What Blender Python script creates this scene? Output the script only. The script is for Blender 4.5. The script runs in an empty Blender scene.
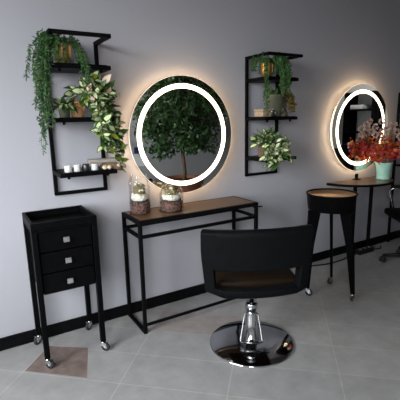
import bpy, bmesh, math, random
from mathutils import Vector, Matrix

random.seed(7)
PI = math.pi
SC = bpy.context.scene
COL = SC.collection

# ------------------------------------------------------------------ camera
YAW, PITCH, ROLL, FOC = 0.5385, 0.2063, -0.0206, 391.37
fw = Vector((math.sin(YAW) * math.cos(PITCH), math.cos(YAW) * math.cos(PITCH), -math.sin(PITCH)))
rt = Vector((math.cos(YAW), -math.sin(YAW), 0))
up = rt.cross(fw)
r2 = rt * math.cos(ROLL) + up * math.sin(ROLL)
u2 = -rt * math.sin(ROLL) + up * math.cos(ROLL)
cd = bpy.data.cameras.new('camera')
cam = bpy.data.objects.new('camera', cd)
COL.objects.link(cam)
M4 = Matrix((r2, u2, -fw)).transposed().to_4x4()
M4.translation = Vector((0, -2.4607, 1.3487))
cam.matrix_world = M4
cd.sensor_width = 36
cd.lens = FOC / 400 * 36
cd.clip_start = 0.05
SC.camera = cam

# ------------------------------------------------------------------ room extents and light
RX0, RX1, RY0, RH = -1.5, 6.5, -3.45, 2.9
W1 = (-2.55, -0.65, 0.75, 2.5)     # left wall window: y0, y1, z0, z1
W2 = (-1.3, -0.4, 0.75, 2.5)       # rear wall window: x0, x1, z0, z1
SKY = 22.0

world = bpy.data.worlds.new('world')
SC.world = world
world.use_nodes = True
bg = world.node_tree.nodes['Background']
wn = world.node_tree
wtc = wn.nodes.new('ShaderNodeTexCoord')
wsx = wn.nodes.new('ShaderNodeSeparateXYZ')
wrp = wn.nodes.new('ShaderNodeValToRGB')
wrp.color_ramp.elements[0].position = 0.47        # pale paving below the horizon, overcast sky above
wrp.color_ramp.elements[0].color = (0.20, 0.195, 0.19, 1)
wrp.color_ramp.elements[1].position = 0.53
wrp.color_ramp.elements[1].color = (0.97, 0.98, 1.0, 1)
wma = wn.nodes.new('ShaderNodeMapRange')
wma.inputs['From Min'].default_value = -1
wn.links.new(wtc.outputs['Generated'], wsx.inputs[0])
wn.links.new(wsx.outputs['Z'], wma.inputs[0])
wn.links.new(wma.outputs[0], wrp.inputs[0])
wn.links.new(wrp.outputs[0], bg.inputs[0])
bg.inputs[1].default_value = SKY


def portal(name, loc, direction, sx, sy):
    l = bpy.data.lights.new(name, 'AREA')
    l.shape = 'RECTANGLE'
    l.size, l.size_y = sx, sy
    l.cycles.is_portal = True
    o = bpy.data.objects.new(name, l)
    COL.objects.link(o)
    o.location = loc
    o.rotation_euler = Vector(direction).to_track_quat('-Z', 'Y').to_euler()


portal('window_daylight', (RX0 - 0.16, (W1[0] + W1[1]) / 2, (W1[2] + W1[3]) / 2), (1, 0, 0), W1[1] - W1[0], W1[3] - W1[2])
portal('window_daylight', ((W2[0] + W2[1]) / 2, RY0 - 0.16, (W2[2] + W2[3]) / 2), (0, 1, 0), W2[1] - W2[0], W2[3] - W2[2])

SC.view_settings.view_transform = 'Standard'
SC.view_settings.look = 'None'
SC.view_settings.gamma = 1
SC.view_settings.use_curve_mapping = False
SC.view_settings.exposure = 0.0


# ------------------------------------------------------------------ materials
def mat(name, color, rough=0.5, metal=0.0, spec=0.5, noise=None, bump=None, emit=None, coat=0.0, coords='Object'):
    """noise=(scale, other colour, (sx,sy,sz)); bump=(scale,strength)"""
    m = bpy.data.materials.new(name)
    m.use_nodes = True
    nt = m.node_tree
    b = nt.nodes['Principled BSDF']
    b.inputs['Base Color'].default_value = (*color, 1)
    b.inputs['Roughness'].default_value = rough
    b.inputs['Metallic'].default_value = metal
    b.inputs['Specular IOR Level'].default_value = spec
    b.inputs['Coat Weight'].default_value = coat
    tc = nt.nodes.new('ShaderNodeTexCoord')
    if noise:
        mp = nt.nodes.new('ShaderNodeMapping')
        mp.inputs['Scale'].default_value = noise[2] if len(noise) > 2 else (1, 1, 1)
        nz = nt.nodes.new('ShaderNodeTexNoise')
        nz.inputs['Scale'].default_value = noise[0]
        nz.inputs['Detail'].default_value = 5
        rp = nt.nodes.new('ShaderNodeValToRGB')
        rp.color_ramp.elements[0].position = 0.35
        rp.color_ramp.elements[1].position = 0.65
        rp.color_ramp.elements[0].color = (*color, 1)
        rp.color_ramp.elements[1].color = (*noise[1], 1)
        nt.links.new(tc.outputs[coords], mp.inputs[0])
        nt.links.new(mp.outputs[0], nz.inputs['Vector'])
        nt.links.new(nz.outputs['Fac'], rp.inputs[0])
        nt.links.new(rp.outputs[0], b.inputs['Base Color'])
    if bump:
        nb = nt.nodes.new('ShaderNodeTexNoise')
        nb.inputs['Scale'].default_value = bump[0]
        nb.inputs['Detail'].default_value = 4
        bp = nt.nodes.new('ShaderNodeBump')
        bp.inputs['Strength'].default_value = bump[1]
        bp.inputs['Distance'].default_value = 0.01
        nt.links.new(tc.outputs[coords], nb.inputs['Vector'])
        nt.links.new(nb.outputs['Fac'], bp.inputs['Height'])
        nt.links.new(bp.outputs[0], b.inputs['Normal'])
    if emit:
        b.inputs['Emission Color'].default_value = (*emit[0], 1)
        b.inputs['Emission Strength'].default_value = emit[1]
    return m


def clear_glass(name, tint=(0.96, 0.98, 0.98), gloss=0.5):
    m = bpy.data.materials.new(name)
    m.use_nodes = True
    nt = m.node_tree
    nt.nodes.remove(nt.nodes['Principled BSDF'])
    out = nt.nodes['Material Output']
    tr = nt.nodes.new('ShaderNodeBsdfTransparent')
    tr.inputs[0].default_value = (*tint, 1)
    gl = nt.nodes.new('ShaderNodeBsdfGlossy')
    gl.inputs['Roughness'].default_value = 0.02
    lw = nt.nodes.new('ShaderNodeLayerWeight')
    lw.inputs[0].default_value = 0.25
    mu = nt.nodes.new('ShaderNodeMath')
    mu.operation = 'MULTIPLY'
    mu.inputs[1].default_value = gloss
    mx = nt.nodes.new('ShaderNodeMixShader')
    nt.links.new(lw.outputs['Fresnel'], mu.inputs[0])
    nt.links.new(mu.outputs[0], mx.inputs[0])
    nt.links.new(tr.outputs[0], mx.inputs[1])
    nt.links.new(gl.outputs[0], mx.inputs[2])
    nt.links.new(mx.outputs[0], out.inputs[0])
    return m


def floor_material():
    m = bpy.data.materials.new('grey_floor_tiles')
    m.use_nodes = True
    nt = m.node_tree
    b = nt.nodes['Principled BSDF']
    tc = nt.nodes.new('ShaderNodeTexCoord')
    mp = nt.nodes.new('ShaderNodeMapping')
    mp.inputs['Rotation'].default_value = (0, 0, math.radians(42))
    mp.inputs['Location'].default_value = (-0.30, 0.14, 0)
    br = nt.nodes.new('ShaderNodeTexBrick')
    br.offset = 0.0
    br.inputs['Scale'].default_value = 1
    br.inputs['Brick Width'].default_value = 0.566
    br.inputs['Row Height'].default_value = 0.2655
    br.inputs['Mortar Size'].default_value = 0.0028
    br.inputs['Mortar Smooth'].default_value = 0.3
    br.inputs['Bias'].default_value = -0.1
    br.inputs['Color1'].default_value = (0.30, 0.297, 0.300, 1)
    br.inputs['Color2'].default_value = (0.335, 0.328, 0.326, 1)
    br.inputs['Mortar'].default_value = (0.395, 0.387, 0.383, 1)
    nz = nt.nodes.new('ShaderNodeTexNoise')
    nz.inputs['Scale'].default_value = 9
    nz.inputs['Detail'].default_value = 8
    nz.inputs['Roughness'].default_value = 0.65
    rp = nt.nodes.new('ShaderNodeValToRGB')
    rp.color_ramp.elements[0].position = 0.3
    rp.color_ramp.elements[1].position = 0.7
    rp.color_ramp.elements[0].color = (0.84, 0.83, 0.82, 1)
    rp.color_ramp.elements[1].color = (1.08, 1.07, 1.07, 1)
    mx = nt.nodes.new('ShaderNodeMix')
    mx.data_type = 'RGBA'
    mx.blend_type = 'MULTIPLY'
    mx.inputs[0].default_value = 1
    nt.links.new(tc.outputs['Object'], mp.inputs[0])
    nt.links.new(mp.outputs[0], br.inputs['Vector'])
    nt.links.new(tc.outputs['Object'], nz.inputs['Vector'])
    nt.links.new(nz.outputs['Fac'], rp.inputs[0])
    nt.links.new(br.outputs['Color'], mx.inputs[6])
    nt.links.new(rp.outputs[0], mx.inputs[7])
    nt.links.new(mx.outputs[2], b.inputs['Base Color'])
    b.inputs['Roughness'].default_value = 0.42
    b.inputs['Specular IOR Level'].default_value = 0.4
    return m


M = {
    'wall': mat('lavender_grey_paint', (0.355, 0.352, 0.392), 0.75, spec=0.2, noise=(1.5, (0.365, 0.362, 0.40)), bump=(140, 0.06)),
    'rear_wall': mat('pale_grey_paint', (0.36, 0.36, 0.37), 0.8, spec=0.2, noise=(1.3, (0.34, 0.34, 0.35)), bump=(120, 0.05)),
    'right_wall': mat('light_grey_paint', (0.55, 0.56, 0.55), 0.8, spec=0.2, noise=(1.3, (0.52, 0.53, 0.52)), bump=(120, 0.05)),
    'ceiling': mat('grey_ceiling_paint', (0.16, 0.16, 0.165), 0.9, spec=0.1, noise=(2, (0.15, 0.15, 0.155))),
    'floor': floor_material(),
    'brown_tile': mat('brown_floor_tile', (0.20, 0.15, 0.132), 0.45, noise=(18, (0.125, 0.095, 0.085))),
    'rosy_tile': mat('rosy_grey_floor_tile', (0.30, 0.268, 0.255), 0.42, noise=(14, (0.25, 0.22, 0.21))),
    'black_trim': mat('black_painted_trim', (0.0035, 0.0035, 0.004), 0.5, spec=0.03, noise=(20, (0.005, 0.005, 0.0055))),
    'black_metal': mat('black_powder_coat', (0.003, 0.003, 0.0033), 0.5, spec=0.03, noise=(60, (0.0045, 0.0045, 0.005)), bump=(400, 0.05)),
    'black_lacquer': mat('black_satin_lacquer', (0.0022, 0.0022, 0.0026), 0.4, spec=0.025, noise=(30, (0.0032, 0.0032, 0.0036))),
    'leather': mat('black_leather', (0.0032, 0.0036, 0.0042), 0.45, spec=0.035, noise=(40, (0.0045, 0.005, 0.0058)), bump=(220, 0.12)),
    'seat_leather': mat('warm_tinted_leather', (0.010, 0.0055, 0.003), 0.5, spec=0.07, noise=(40, (0.013, 0.007, 0.004)), bump=(220, 0.1)),  # brown tone stands in for warm light reflected on the seat
    'chrome': mat('polished_chrome', (0.60, 0.61, 0.63), 0.09, metal=1.0, noise=(8, (0.55, 0.56, 0.58))),
    'dark_chrome': mat('darker_chrome', (0.26, 0.26, 0.28), 0.22, metal=1.0, noise=(30, (0.20, 0.20, 0.21))),  # darker, rougher chrome for the foot lever
    'brushed': mat('brushed_nickel', (0.75, 0.75, 0.74), 0.3, metal=1.0, noise=(90, (0.65, 0.65, 0.64), (1, 8, 1))),
    'mirror': mat('mirror_silver', (0.86, 0.88, 0.88), 0.0, metal=1.0, noise=(1, (0.86, 0.88, 0.88))),
    'mirror_back': mat('mirror_edge', (0.05, 0.05, 0.055), 0.3, noise=(5, (0.06, 0.06, 0.06))),
    'led': mat('led_ring_light', (0.9, 0.88, 0.85), 0.5, noise=(5, (0.9, 0.88, 0.85)), emit=((1.0, 0.80, 0.56), 5.0)),
    'led_back': mat('led_back_light', (0.9, 0.85, 0.8), 0.5, noise=(5, (0.9, 0.85, 0.8)), emit=((1.0, 0.68, 0.36), 25.0)),
    'edge_glow': mat('glowing_mirror_rim', (0.8, 0.7, 0.6), 0.3, noise=(5, (0.8, 0.7, 0.6)), emit=((1.0, 0.78, 0.55), 0.7)),  # rim is no lamp: emission stands in for light caught in the glass edge
    'wood': mat('walnut_top', (0.095, 0.049, 0.022), 0.36, spec=0.35, noise=(7, (0.14, 0.075, 0.035), (1, 14, 14))),
    'tray_copper': mat('copper_tray', (0.50, 0.30, 0.16), 0.36, metal=0.85, noise=(9, (0.58, 0.36, 0.20))),
    'pale_wood': mat('pale_wood', (0.36, 0.27, 0.19), 0.6, noise=(8, (0.26, 0.19, 0.13), (2, 14, 14))),
    'driftwood': mat('weathered_wood', (0.20, 0.17, 0.145), 0.8, noise=(12, (0.30, 0.27, 0.24), (2, 12, 12)), bump=(40, 0.4)),
    'bark_brown': mat('brown_bark', (0.075, 0.045, 0.028), 0.85, noise=(25, (0.14, 0.09, 0.055), (1, 1, 0.3)), bump=(50, 0.5)),
    'gold': mat('brushed_gold', (0.75, 0.47, 0.17), 0.32, metal=0.85, noise=(20, (0.58, 0.33, 0.10))),
    'copper': mat('copper_glaze', (0.62, 0.27, 0.12), 0.3, metal=0.5, noise=(12, (0.72, 0.40, 0.22))),
    'pot_grey': mat('grey_green_pot', (0.085, 0.09, 0.062), 0.6, spec=0.25, noise=(10, (0.12, 0.115, 0.08))),
    'terracotta': mat('terracotta', (0.33, 0.125, 0.075), 0.75, noise=(9, (0.27, 0.10, 0.06)), bump=(60, 0.15)),
    'soil': mat('potting_soil', (0.03, 0.021, 0.015), 0.95, noise=(60, (0.06, 0.042, 0.03)), bump=(80, 0.6)),
    'stem': mat('green_stem', (0.06, 0.11, 0.025), 0.6, noise=(20, (0.10, 0.12, 0.04))),
    'fern': mat('fern_green', (0.010, 0.046, 0.010), 0.55, spec=0.25, noise=(16, (0.045, 0.125, 0.028))),
    'fern_dark': mat('fern_deep_green', (0.008, 0.034, 0.013), 0.55, spec=0.25, noise=(16, (0.035, 0.095, 0.045))),
    'pearl': mat('bead_green', (0.018, 0.062, 0.018), 0.45, spec=0.25, noise=(14, (0.05, 0.115, 0.035))),
    'leaf_green': mat('glossy_leaf_green', (0.012, 0.042, 0.010), 0.4, spec=0.3, noise=(18, (0.05, 0.11, 0.02))),
    'leaf_lime': mat('lime_leaf_green', (0.20, 0.25, 0.025), 0.4, spec=0.3, noise=(18, (0.10, 0.16, 0.02))),
    'leaf_cream': mat('variegated_cream', (0.62, 0.64, 0.42), 0.4, noise=(22, (0.44, 0.52, 0.24))),
    'leaf_pink': mat('pale_pink_leaf', (0.66, 0.42, 0.36), 0.45, noise=(14, (0.62, 0.50, 0.38))),
    'ochre': mat('ochre_leaf', (0.16, 0.09, 0.012), 0.55, spec=0.25, noise=(18, (0.08, 0.055, 0.012))),
    'ficus': mat('ficus_leaf_green', (0.018, 0.055, 0.014), 0.42, noise=(6, (0.04, 0.10, 0.025))),
    'white_glaze': mat('white_ceramic', (0.58, 0.58, 0.58), 0.35, noise=(9, (0.52, 0.52, 0.53))),
    'black_glaze': mat('black_ceramic', (0.014, 0.014, 0.015), 0.3, noise=(9, (0.02, 0.02, 0.02))),
    'aqua': mat('aqua_ceramic', (0.27, 0.52, 0.43), 0.35, noise=(14, (0.38, 0.60, 0.50)), bump=(30, 0.2)),
    'glass': clear_glass('clear_glass'),
    'pane': clear_glass('window_glass', (0.97, 0.985, 0.98), 0.3),
    'gravel': mat('reddish_gravel', (0.20, 0.085, 0.065), 0.8, noise=(70, (0.10, 0.05, 0.042))),
    'dark_gravel': mat('charcoal_gravel', (0.02, 0.018, 0.017), 0.8, noise=(60, (0.06, 0.05, 0.045))),
    'white_pebble': mat('white_pebble', (0.72, 0.68, 0.60), 0.6, noise=(40, (0.62, 0.57, 0.50))),
    'moss': mat('dried_moss', (0.13, 0.115, 0.045), 0.9, noise=(40, (0.22, 0.16, 0.08))),
    'shell': mat('cream_shell', (0.68, 0.58, 0.44), 0.5, noise=(25, (0.48, 0.34, 0.22))),
    'red_leaf': mat('crimson_leaf', (0.30, 0.010, 0.014), 0.5, spec=0.25, noise=(20, (0.48, 0.035, 0.015))),
    'orange_leaf': mat('orange_leaf', (0.52, 0.10, 0.012), 0.5, spec=0.25, noise=(20, (0.58, 0.20, 0.02))),
    'blush': mat('blush_petal', (0.42, 0.25, 0.22), 0.6, spec=0.25, noise=(30, (0.55, 0.40, 0.36))),
    'mauve': mat('mauve_petal', (0.22, 0.03, 0.07), 0.55, spec=0.25, noise=(20, (0.32, 0.05, 0.08))),
    'plastic': mat('black_plastic', (0.004, 0.004, 0.0045), 0.5, spec=0.25, noise=(20, (0.006, 0.006, 0.0065))),
    'grey_plastic': mat('grey_plastic', (0.10, 0.10, 0.11), 0.5, noise=(20, (0.12, 0.12, 0.13))),
    'rubber': mat('black_rubber', (0.012, 0.012, 0.012), 0.7, noise=(30, (0.018, 0.018, 0.018))),
    'paper': mat('white_paper', (0.75, 0.76, 0.78), 0.8, noise=(6, (0.70, 0.71, 0.74))),
    'navy': mat('navy_print', (0.02, 0.03, 0.10), 0.6, noise=(6, (0.03, 0.04, 0.12))),
    'frame_white': mat('white_window_frame', (0.6, 0.6, 0.6), 0.5, noise=(6, (0.57, 0.57, 0.57))),
}


# ------------------------------------------------------------------ mesh builder
class MB:
    def __init__(s):
        s.v, s.f, s.m, s.sm = [], [], [], []
        s.T = Matrix.Identity(4)

    def add(s, vs, fs, mi=0, smooth=False):
        n = len(s.v)
        s.v += [tuple(s.T @ Vector(p)) for p in vs]
        for f in fs:
            s.f.append(tuple(i + n for i in f))
            s.m.append(mi)
            s.sm.append(smooth)

    def box(s, x0, x1, y0, y1, z0, z1, bev=0.0, mi=0, seg=1, smooth=False):
        bm = bmesh.new()
        bmesh.ops.create_cube(bm, size=1)
        for v in bm.verts:
            v.co = Vector(((x0 + x1) / 2 + v.co.x * (x1 - x0), (y0 + y1) / 2 + v.co.y * (y1 - y0), (z0 + z1) / 2 + v.co.z * (z1 - z0)))
        if bev > 0:
            bmesh.ops.bevel(bm, geom=bm.edges[:], offset=bev, segments=seg, affect='EDGES', profile=0.5)
        bm.verts.index_update()
        s.add([v.co.copy() for v in bm.verts], [[v.index for v in f.verts] for f in bm.faces], mi, smooth)
        bm.free()
        return s

    def tube(s, pts, r, n=10, mi=0, smooth=True, caps=True, closed=False):
        pts = [Vector(p) for p in pts]
        k = len(pts)
        rs = r if isinstance(r, (list, tuple)) else [r] * k
        vs, fs = [], []
        prev = None
        for i in range(k):
            if closed:
                d = (pts[(i + 1) % k] - pts[i - 1])
            else:
                d = pts[min(i + 1, k - 1)] - pts[max(i - 1, 0)]
            d.normalize()
            if prev is None:
                a = Vector((0, 0, 1)) if abs(d.z) < 0.9 else Vector((1, 0, 0))
                u = d.cross(a).normalized()
            else:
                u = (prev - d * prev.dot(d)).normalized()
            prev = u
            w = d.cross(u)
            for j in range(n):
                t = 2 * PI * j / n
                vs.append(pts[i] + (u * math.cos(t) + w * math.sin(t)) * rs[i])
        for i in range(k if closed else k - 1):
            a, b = i * n, ((i + 1) % k) * n
            for j in range(n):
                j2 = (j + 1) % n
                fs.append((a + j, a + j2, b + j2, b + j))
        if caps and not closed:
            fs.append(tuple(range(n - 1, -1, -1)))
            fs.append(tuple((k - 1) * n + j for j in range(n)))
        s.add(vs, fs, mi, smooth)
        return s

    def bar(s, a, b, w, h=None, mi=0):
        """square section bar from a to b"""
        a, b = Vector(a), Vector(b)
        h = h or w
        d = (b - a).normalized()
        u = d.cross(Vector((0, 0, 1)))
        u = Vector((1, 0, 0)) if u.length < 1e-4 else u.normalized()
        v = u.cross(d)
        vs = []
        for p in (a, b):
            for su, sv in ((-1, -1), (1, -1), (1, 1), (-1, 1)):
                vs.append(p + u * su * w / 2 + v * sv * h / 2)
        s.add(vs, [(3, 2, 1, 0), (4, 5, 6, 7), (0, 1, 5, 4), (1, 2, 6, 5), (2, 3, 7, 6), (3, 0, 4, 7)], mi)
        return s

    def lathe(s, prof, c=(0, 0, 0), n=32, mi=0, smooth=True, sx=1, sy=1):
        vs, fs, rings = [], [], []
        for r, z in prof:
            if r < 1e-6:
                rings.append([len(vs)])
                vs.append((c[0], c[1], c[2] + z))
            else:
                rings.append(list(range(len(vs), len(vs) + n)))
                for j in range(n):
                    t = 2 * PI * j / n
                    vs.append((c[0] + sx * r * math.cos(t), c[1] + sy * r * math.sin(t), c[2] + z))
        for A, B in zip(rings, rings[1:]):
            if len(A) == 1 and len(B) == 1:
                continue
            for j in range(n):
                j2 = (j + 1) % n
                if len(A) == 1:
                    fs.append((A[0], B[j2], B[j]))
                elif len(B) == 1:
                    fs.append((A[j], A[j2], B[0]))
                else:
                    fs.append((A[j], A[j2], B[j2], B[j]))
        s.add(vs, fs, mi, smooth)
        return s

    def ball(s, c, r, mi=0, n=8, k=5, sq=(1, 1, 1)):
        vs, fs = [], []
        for i in range(k + 1):
            ph = PI * i / k
            for j in range(n):
                t = 2 * PI * j / n
                vs.append((c[0] + r * sq[0] * math.sin(ph) * math.cos(t), c[1] + r * sq[1] * math.sin(ph) * math.sin(t), c[2] + r * sq[2] * math.cos(ph)))
        for i in range(k):
            for j in range(n):
                j2 = (j + 1) % n
                fs.append((i * n + j, (i + 1) * n + j, (i + 1) * n + j2, i * n + j2))
        s.add(vs, fs, mi, True)
        return s

    def leaf(s, p, d, nrm, L, W, mi=0, inner=None, curl=0.15, fold=0.12):
        """a pointed oval leaf; inner = material index of the middle (variegated)"""
        p, d = Vector(p), Vector(d).normalized()
        nrm = Vector(nrm)
        side = d.cross(nrm)
        if side.length < 1e-4:
            side = d.cross(Vector((0.3, 0.5, 0.8)))
        side.normalize()
        n = side.cross(d).normalized()

        def at(t, w):
            return p + d * (t * L) + side * (w * W / 2) + n * (abs(w) * fold * W - curl * L * t * t)
        if inner is None:
            vs = [at(0, 0), at(0.28, 0.85), at(0.6, 0.85), at(1, 0), at(0.6, -0.85), at(0.28, -0.85), at(0.3, 0), at(0.62, 0)]
            fs = [(0, 1, 6), (1, 2, 7, 6), (2, 3, 7), (0, 6, 5), (6, 7, 4, 5), (7, 3, 4)]
            s.add(vs, fs, mi, True)
        else:
            o = [at(0, 0), at(0.22, 0.75), at(0.45, 1), at(0.72, 0.72), at(1, 0), at(0.72, -0.72), at(0.45, -1), at(0.22, -0.75)]
            k = 0.68
            i_ = [at(0.12, 0), at(0.27, 0.75 * k), at(0.47, k), at(0.69, 0.72 * k), at(0.88, 0), at(0.69, -0.72 * k), at(0.47, -k), at(0.27, -0.75 * k)]
            vs = o + i_
            s.add(vs, [(a, (a + 1) % 8, 8 + (a + 1) % 8, 8 + a) for a in range(8)], mi, True)
            s.add(i_ , [(0, 1, 7), (1, 2, 6, 7), (2, 3, 5, 6), (3, 4, 5)], inner, True)
        return s

    def build(s, name, mats, parent=None):
        me = bpy.data.meshes.new(name)
        me.from_pydata(s.v, [], s.f)
        me.polygons.foreach_set('material_index', s.m)
        me.polygons.foreach_set('use_smooth', s.sm)
        for mm in (mats if isinstance(mats, (list, tuple)) else [mats]):
            me.materials.append(M[mm])
        me.update()
        o = bpy.data.objects.new(name, me)
        COL.objects.link(o)
        if parent is not None:
            o.parent = parent
        return o


def thing(name, label, cat, loc=(0, 0, 0), rz=0.0, group=None):
    o = bpy.data.objects.new(name, None)
    COL.objects.link(o)
    o.empty_display_size = 0.05
    o.location = loc
    o.rotation_euler = (0, 0, rz)
    return tag(o, label, cat, group)


def tag(o, label, cat, group=None):
    o['label'] = label
    o['category'] = cat
    if group:
        o['group'] = group
    return o


def struct(o):
    o['kind'] = 'structure'
    return o


def copy_tree(o, parent=None):
    c = o.copy()
    COL.objects.link(c)
    if parent is not None:
        c.parent = parent
    for ch in list(o.children):
        copy_tree(ch, c)
    return c


def smooth_rand(a, b):
    return a + (b - a) * random.random()


# ------------------------------------------------------------------ the room
fl = MB()
fl.box(RX0 - 0.2, RX1 + 0.2, RY0 - 0.2, 0.2, -0.12, 0)
e = 0.0006
fl.add([(0.302, -0.114, e), (0.142, -0.299, e), (0.417, -0.546, e), (0.499, -0.267, e)], [(0, 1, 2, 3)], 1)
cells = []
for tt, nn in ((1, 2), (2, 2), (2, 3), (2, 3)):
    t0, n0 = 0.30 + 0.566 * tt, -0.14 + 0.2655 * nn
    cells.append((0.743 * t0 + 0.669 * n0, -0.669 * t0 + 0.743 * n0, e))
cells[3] = (cells[0][0] + 0.669 * 0.2655, cells[0][1] + 0.743 * 0.2655, e)
fl.add(cells, [(0, 1, 2, 3)], 2)
struct(fl.build('floor', ['floor', 'brown_tile', 'rosy_tile']))
struct(MB().box(RX0 - 0.2, RX1 + 0.2, RY0 - 0.2, 0.2, RH, RH + 0.12).build('ceiling', 'ceiling'))
struct(MB().box(RX0 - 0.15, RX1 + 0.15, 0, 0.15, 0, RH).build('wall_front', 'wall'))
struct(MB().box(RX1, RX1 + 0.15, RY0, 0, 0, RH).build('wall_right', 'right_wall'))
wl = MB()
wl.box(RX0 - 0.15, RX0, RY0 - 0.15, W1[0], 0, RH).box(RX0 - 0.15, RX0, W1[1], 0, 0, RH)
wl.box(RX0 - 0.15, RX0, W1[0], W1[1], 0, W1[2]).box(RX0 - 0.15, RX0, W1[0], W1[1], W1[3], RH)
struct(wl.build('wall_left', 'rear_wall'))
wr = MB()
wr.box(RX0, W2[0], RY0 - 0.15, RY0, 0, RH).box(W2[1], RX1 + 0.15, RY0 - 0.15, RY0, 0, RH)
wr.box(W2[0], W2[1], RY0 - 0.15, RY0, 0, W2[2]).box(W2[0], W2[1], RY0 - 0.15, RY0, W2[3], RH)
struct(wr.build('wall_rear', 'rear_wall'))
struct(MB().box(RX0, RX1, -0.016, 0, 0, 0.079, 0.003).build('baseboard_front', 'black_trim'))
struct(MB().box(RX1 - 0.016, RX1, RY0, -0.016, 0, 0.079, 0.003).build('baseboard_right', 'black_trim'))
struct(MB().box(W2[1], RX1 - 0.016, RY0, RY0 + 0.016, 0, 0.079, 0.003).build('baseboard_rear', 'black_trim'))


def window(name, u0, u1, z0, z1, axis):
    fr, pn = MB(), MB()

    def bx(mb, a0, a1, b0, b1, d0, d1):
        if axis == 'x':      # lies in a wall of constant y
            mb.box(a0, a1, RY0 - d1, RY0 - d0, b0, b1, 0.002)
        else:
            mb.box(RX0 - d1, RX0 - d0, a0, a1, b0, b1, 0.002)
    t = 0.05
    bx(fr, u0, u1, z0, z0 + t, 0.05, 0.11)
    bx(fr, u0, u1, z1 - t, z1, 0.05, 0.11)
    nm = max(2, round((u1 - u0) / 1.0))
    for i in range(nm + 1):
        c = u0 + (u1 - u0) * i / nm
        a0 = min(max(c - t / 2, u0), u1 - t)
        bx(fr, a0, a0 + t, z0 + t, z1 - t, 0.05, 0.11)
    bx(pn, u0 + 0.01, u1 - 0.01, z0 + 0.01, z1 - 0.01, 0.078, 0.084)
    f = struct(fr.build(name, 'frame_white'))
    pn.build('window_pane', 'pane', f)


window('window_1', W1[0], W1[1], W1[2], W1[3], 'y')
window('window_2', W2[0], W2[1], W2[2], W2[3], 'x')


# ------------------------------------------------------------------ wall shelves
SW, SD, SHH = 0.325, 0.27, 0.90
BZ = (0.158, 0.460, 0.742)
BD = 0.235


def wall_shelf(loc, label):
    t = thing('metal_shelf', label, 'shelf', loc, 0, 'black wall shelves')
    b = 0.020
    f = MB()
    yb = -b / 2 - 0.001
    for x in (b / 2, SW - b / 2):
        f.bar((x, yb, 0), (x, yb, SHH), b)
        f.bar((x, yb - b / 2, SHH - b / 2), (x, -SD, SHH - b / 2), b)
    f.bar((0, -SD + b / 2, SHH - b / 2), (SW, -SD + b / 2, SHH - b / 2), b)
    f.bar((b, yb, b / 2), (SW - b, yb, b / 2), b)
    f.build('frame', 'black_metal', t)
    for z in BZ:
        sb = MB().box(0.021, SW - 0.021, -BD, -0.002, z - 0.026, z, 0.002).build('shelf_board', 'black_lacquer', t)
        for x in (0.05, SW - 0.05):
            MB().lathe([(0, -0.014), (0.008, -0.012), (0.008, 0), (0, 0)], (x, -BD + 0.03, z - 0.026), 12).build('bolt', 'black_metal', sb)
        for x in (0.0105, SW - 0.0105):
            MB().box(x - 0.0105, x + 0.0105, -BD, -0.022, z - 0.026, z - 0.003, 0.001).build('bracket', 'black_metal', t)
    return t


LS = (0.4407, 0, 0.9066)
RS = (1.887, 0, 0.889)
ls = wall_shelf(LS, 'black metal wall shelf left of the large round mirror, holding the trailing fern')
rs = copy_tree(ls)
rs.location = RS
rs['label'] = 'black metal wall shelf between the two lit round mirrors'


# ------------------------------------------------------------------ round mirrors
def lit_mirror(loc, label):
    t = thing('round_mirror', label, 'mirror', loc, 0, 'lit round wall mirrors')
    R = 0.40
    S = Matrix.Rotation(PI / 2, 4, 'X')       # lathe axis z -> -y
    g = MB()
    g.T = S
    g.lathe([(0, 0.060), (0.316, 0.060)], n=96)
    g.lathe([(0.347, 0.060), (R - 0.002, 0.060)], n=96)
    g.build('mirror_glass', 'mirror', t)
    l = MB()
    l.T = S
    l.lathe([(0.316, 0.0585), (0.316, 0.061), (0.347, 0.061), (0.347, 0.0585)], n=96)
    l.build('ring_light', 'led', t)
    k = MB()
    k.T = S
    k.lathe([(R - 0.002, 0.060), (R, 0.058), (R, 0.050), (0, 0.050)], n=96)
    k.build('edge', 'edge_glow', t)
    h = MB()
    h.T = S
    h.lathe([(0.384, 0.0495), (0.384, 0.034)], n=96)
    h.build('back_light', 'led_back', t)
    c = MB()
    c.T = S
    c.lathe([(0, 0.0495), (0.380, 0.0495), (0.380, 0.034), (0.30, 0.028), (0.30, 0.001), (0, 0.001)], n=64)
    c.build('mount', 'mirror_back', t)
    return t


m1 = lit_mirror((1.3168, 0, 1.2321), 'large round mirror with glowing light ring above the narrow console table')
m2 = copy_tree(m1)
m2.location = (3.2025, 0, 1.2259)
m2['label'] = 'round light-ring mirror above the half-moon table, beside the red flowers'

# ------------------------------------------------------------------ console table
con = thing('console_table', 'narrow console table with brown wooden top and thin black metal frame', 'table', (0.8488, -0.018, 0))
CW, CD, CZ = 0.922, 0.297, 0.747
b = 0.022
MB().box(b * 0.8, CW - b * 0.8, -CD + b * 0.8, -b * 0.8, CZ - 0.02, CZ + 0.001, 0.001).build('tabletop', 'wood', con)
rim = MB()
for y in (-b / 2, -CD + b / 2):
    rim.box(0, CW, y - b / 2, y + b / 2, CZ - 0.026, CZ, 0.001)
for x in (b / 2, CW - b / 2):
    rim.box(x - b / 2, x + b / 2, -CD + b, -b, CZ - 0.026, CZ, 0.001)
rim.build('top_frame', 'black_metal', con)
for x in (b / 2, CW - b / 2):
    for y in (-b / 2, -CD + b / 2):
        MB().box(x - b / 2, x + b / 2, y - b / 2, y + b / 2, 0, CZ - 0.026, 0.001).build('leg', 'black_metal', con)
rl = MB()
for y in (-b / 2, -CD + b / 2):
    rl.box(b, CW - b, y - 0.009, y + 0.009, 0.632, 0.652, 0.001)
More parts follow.
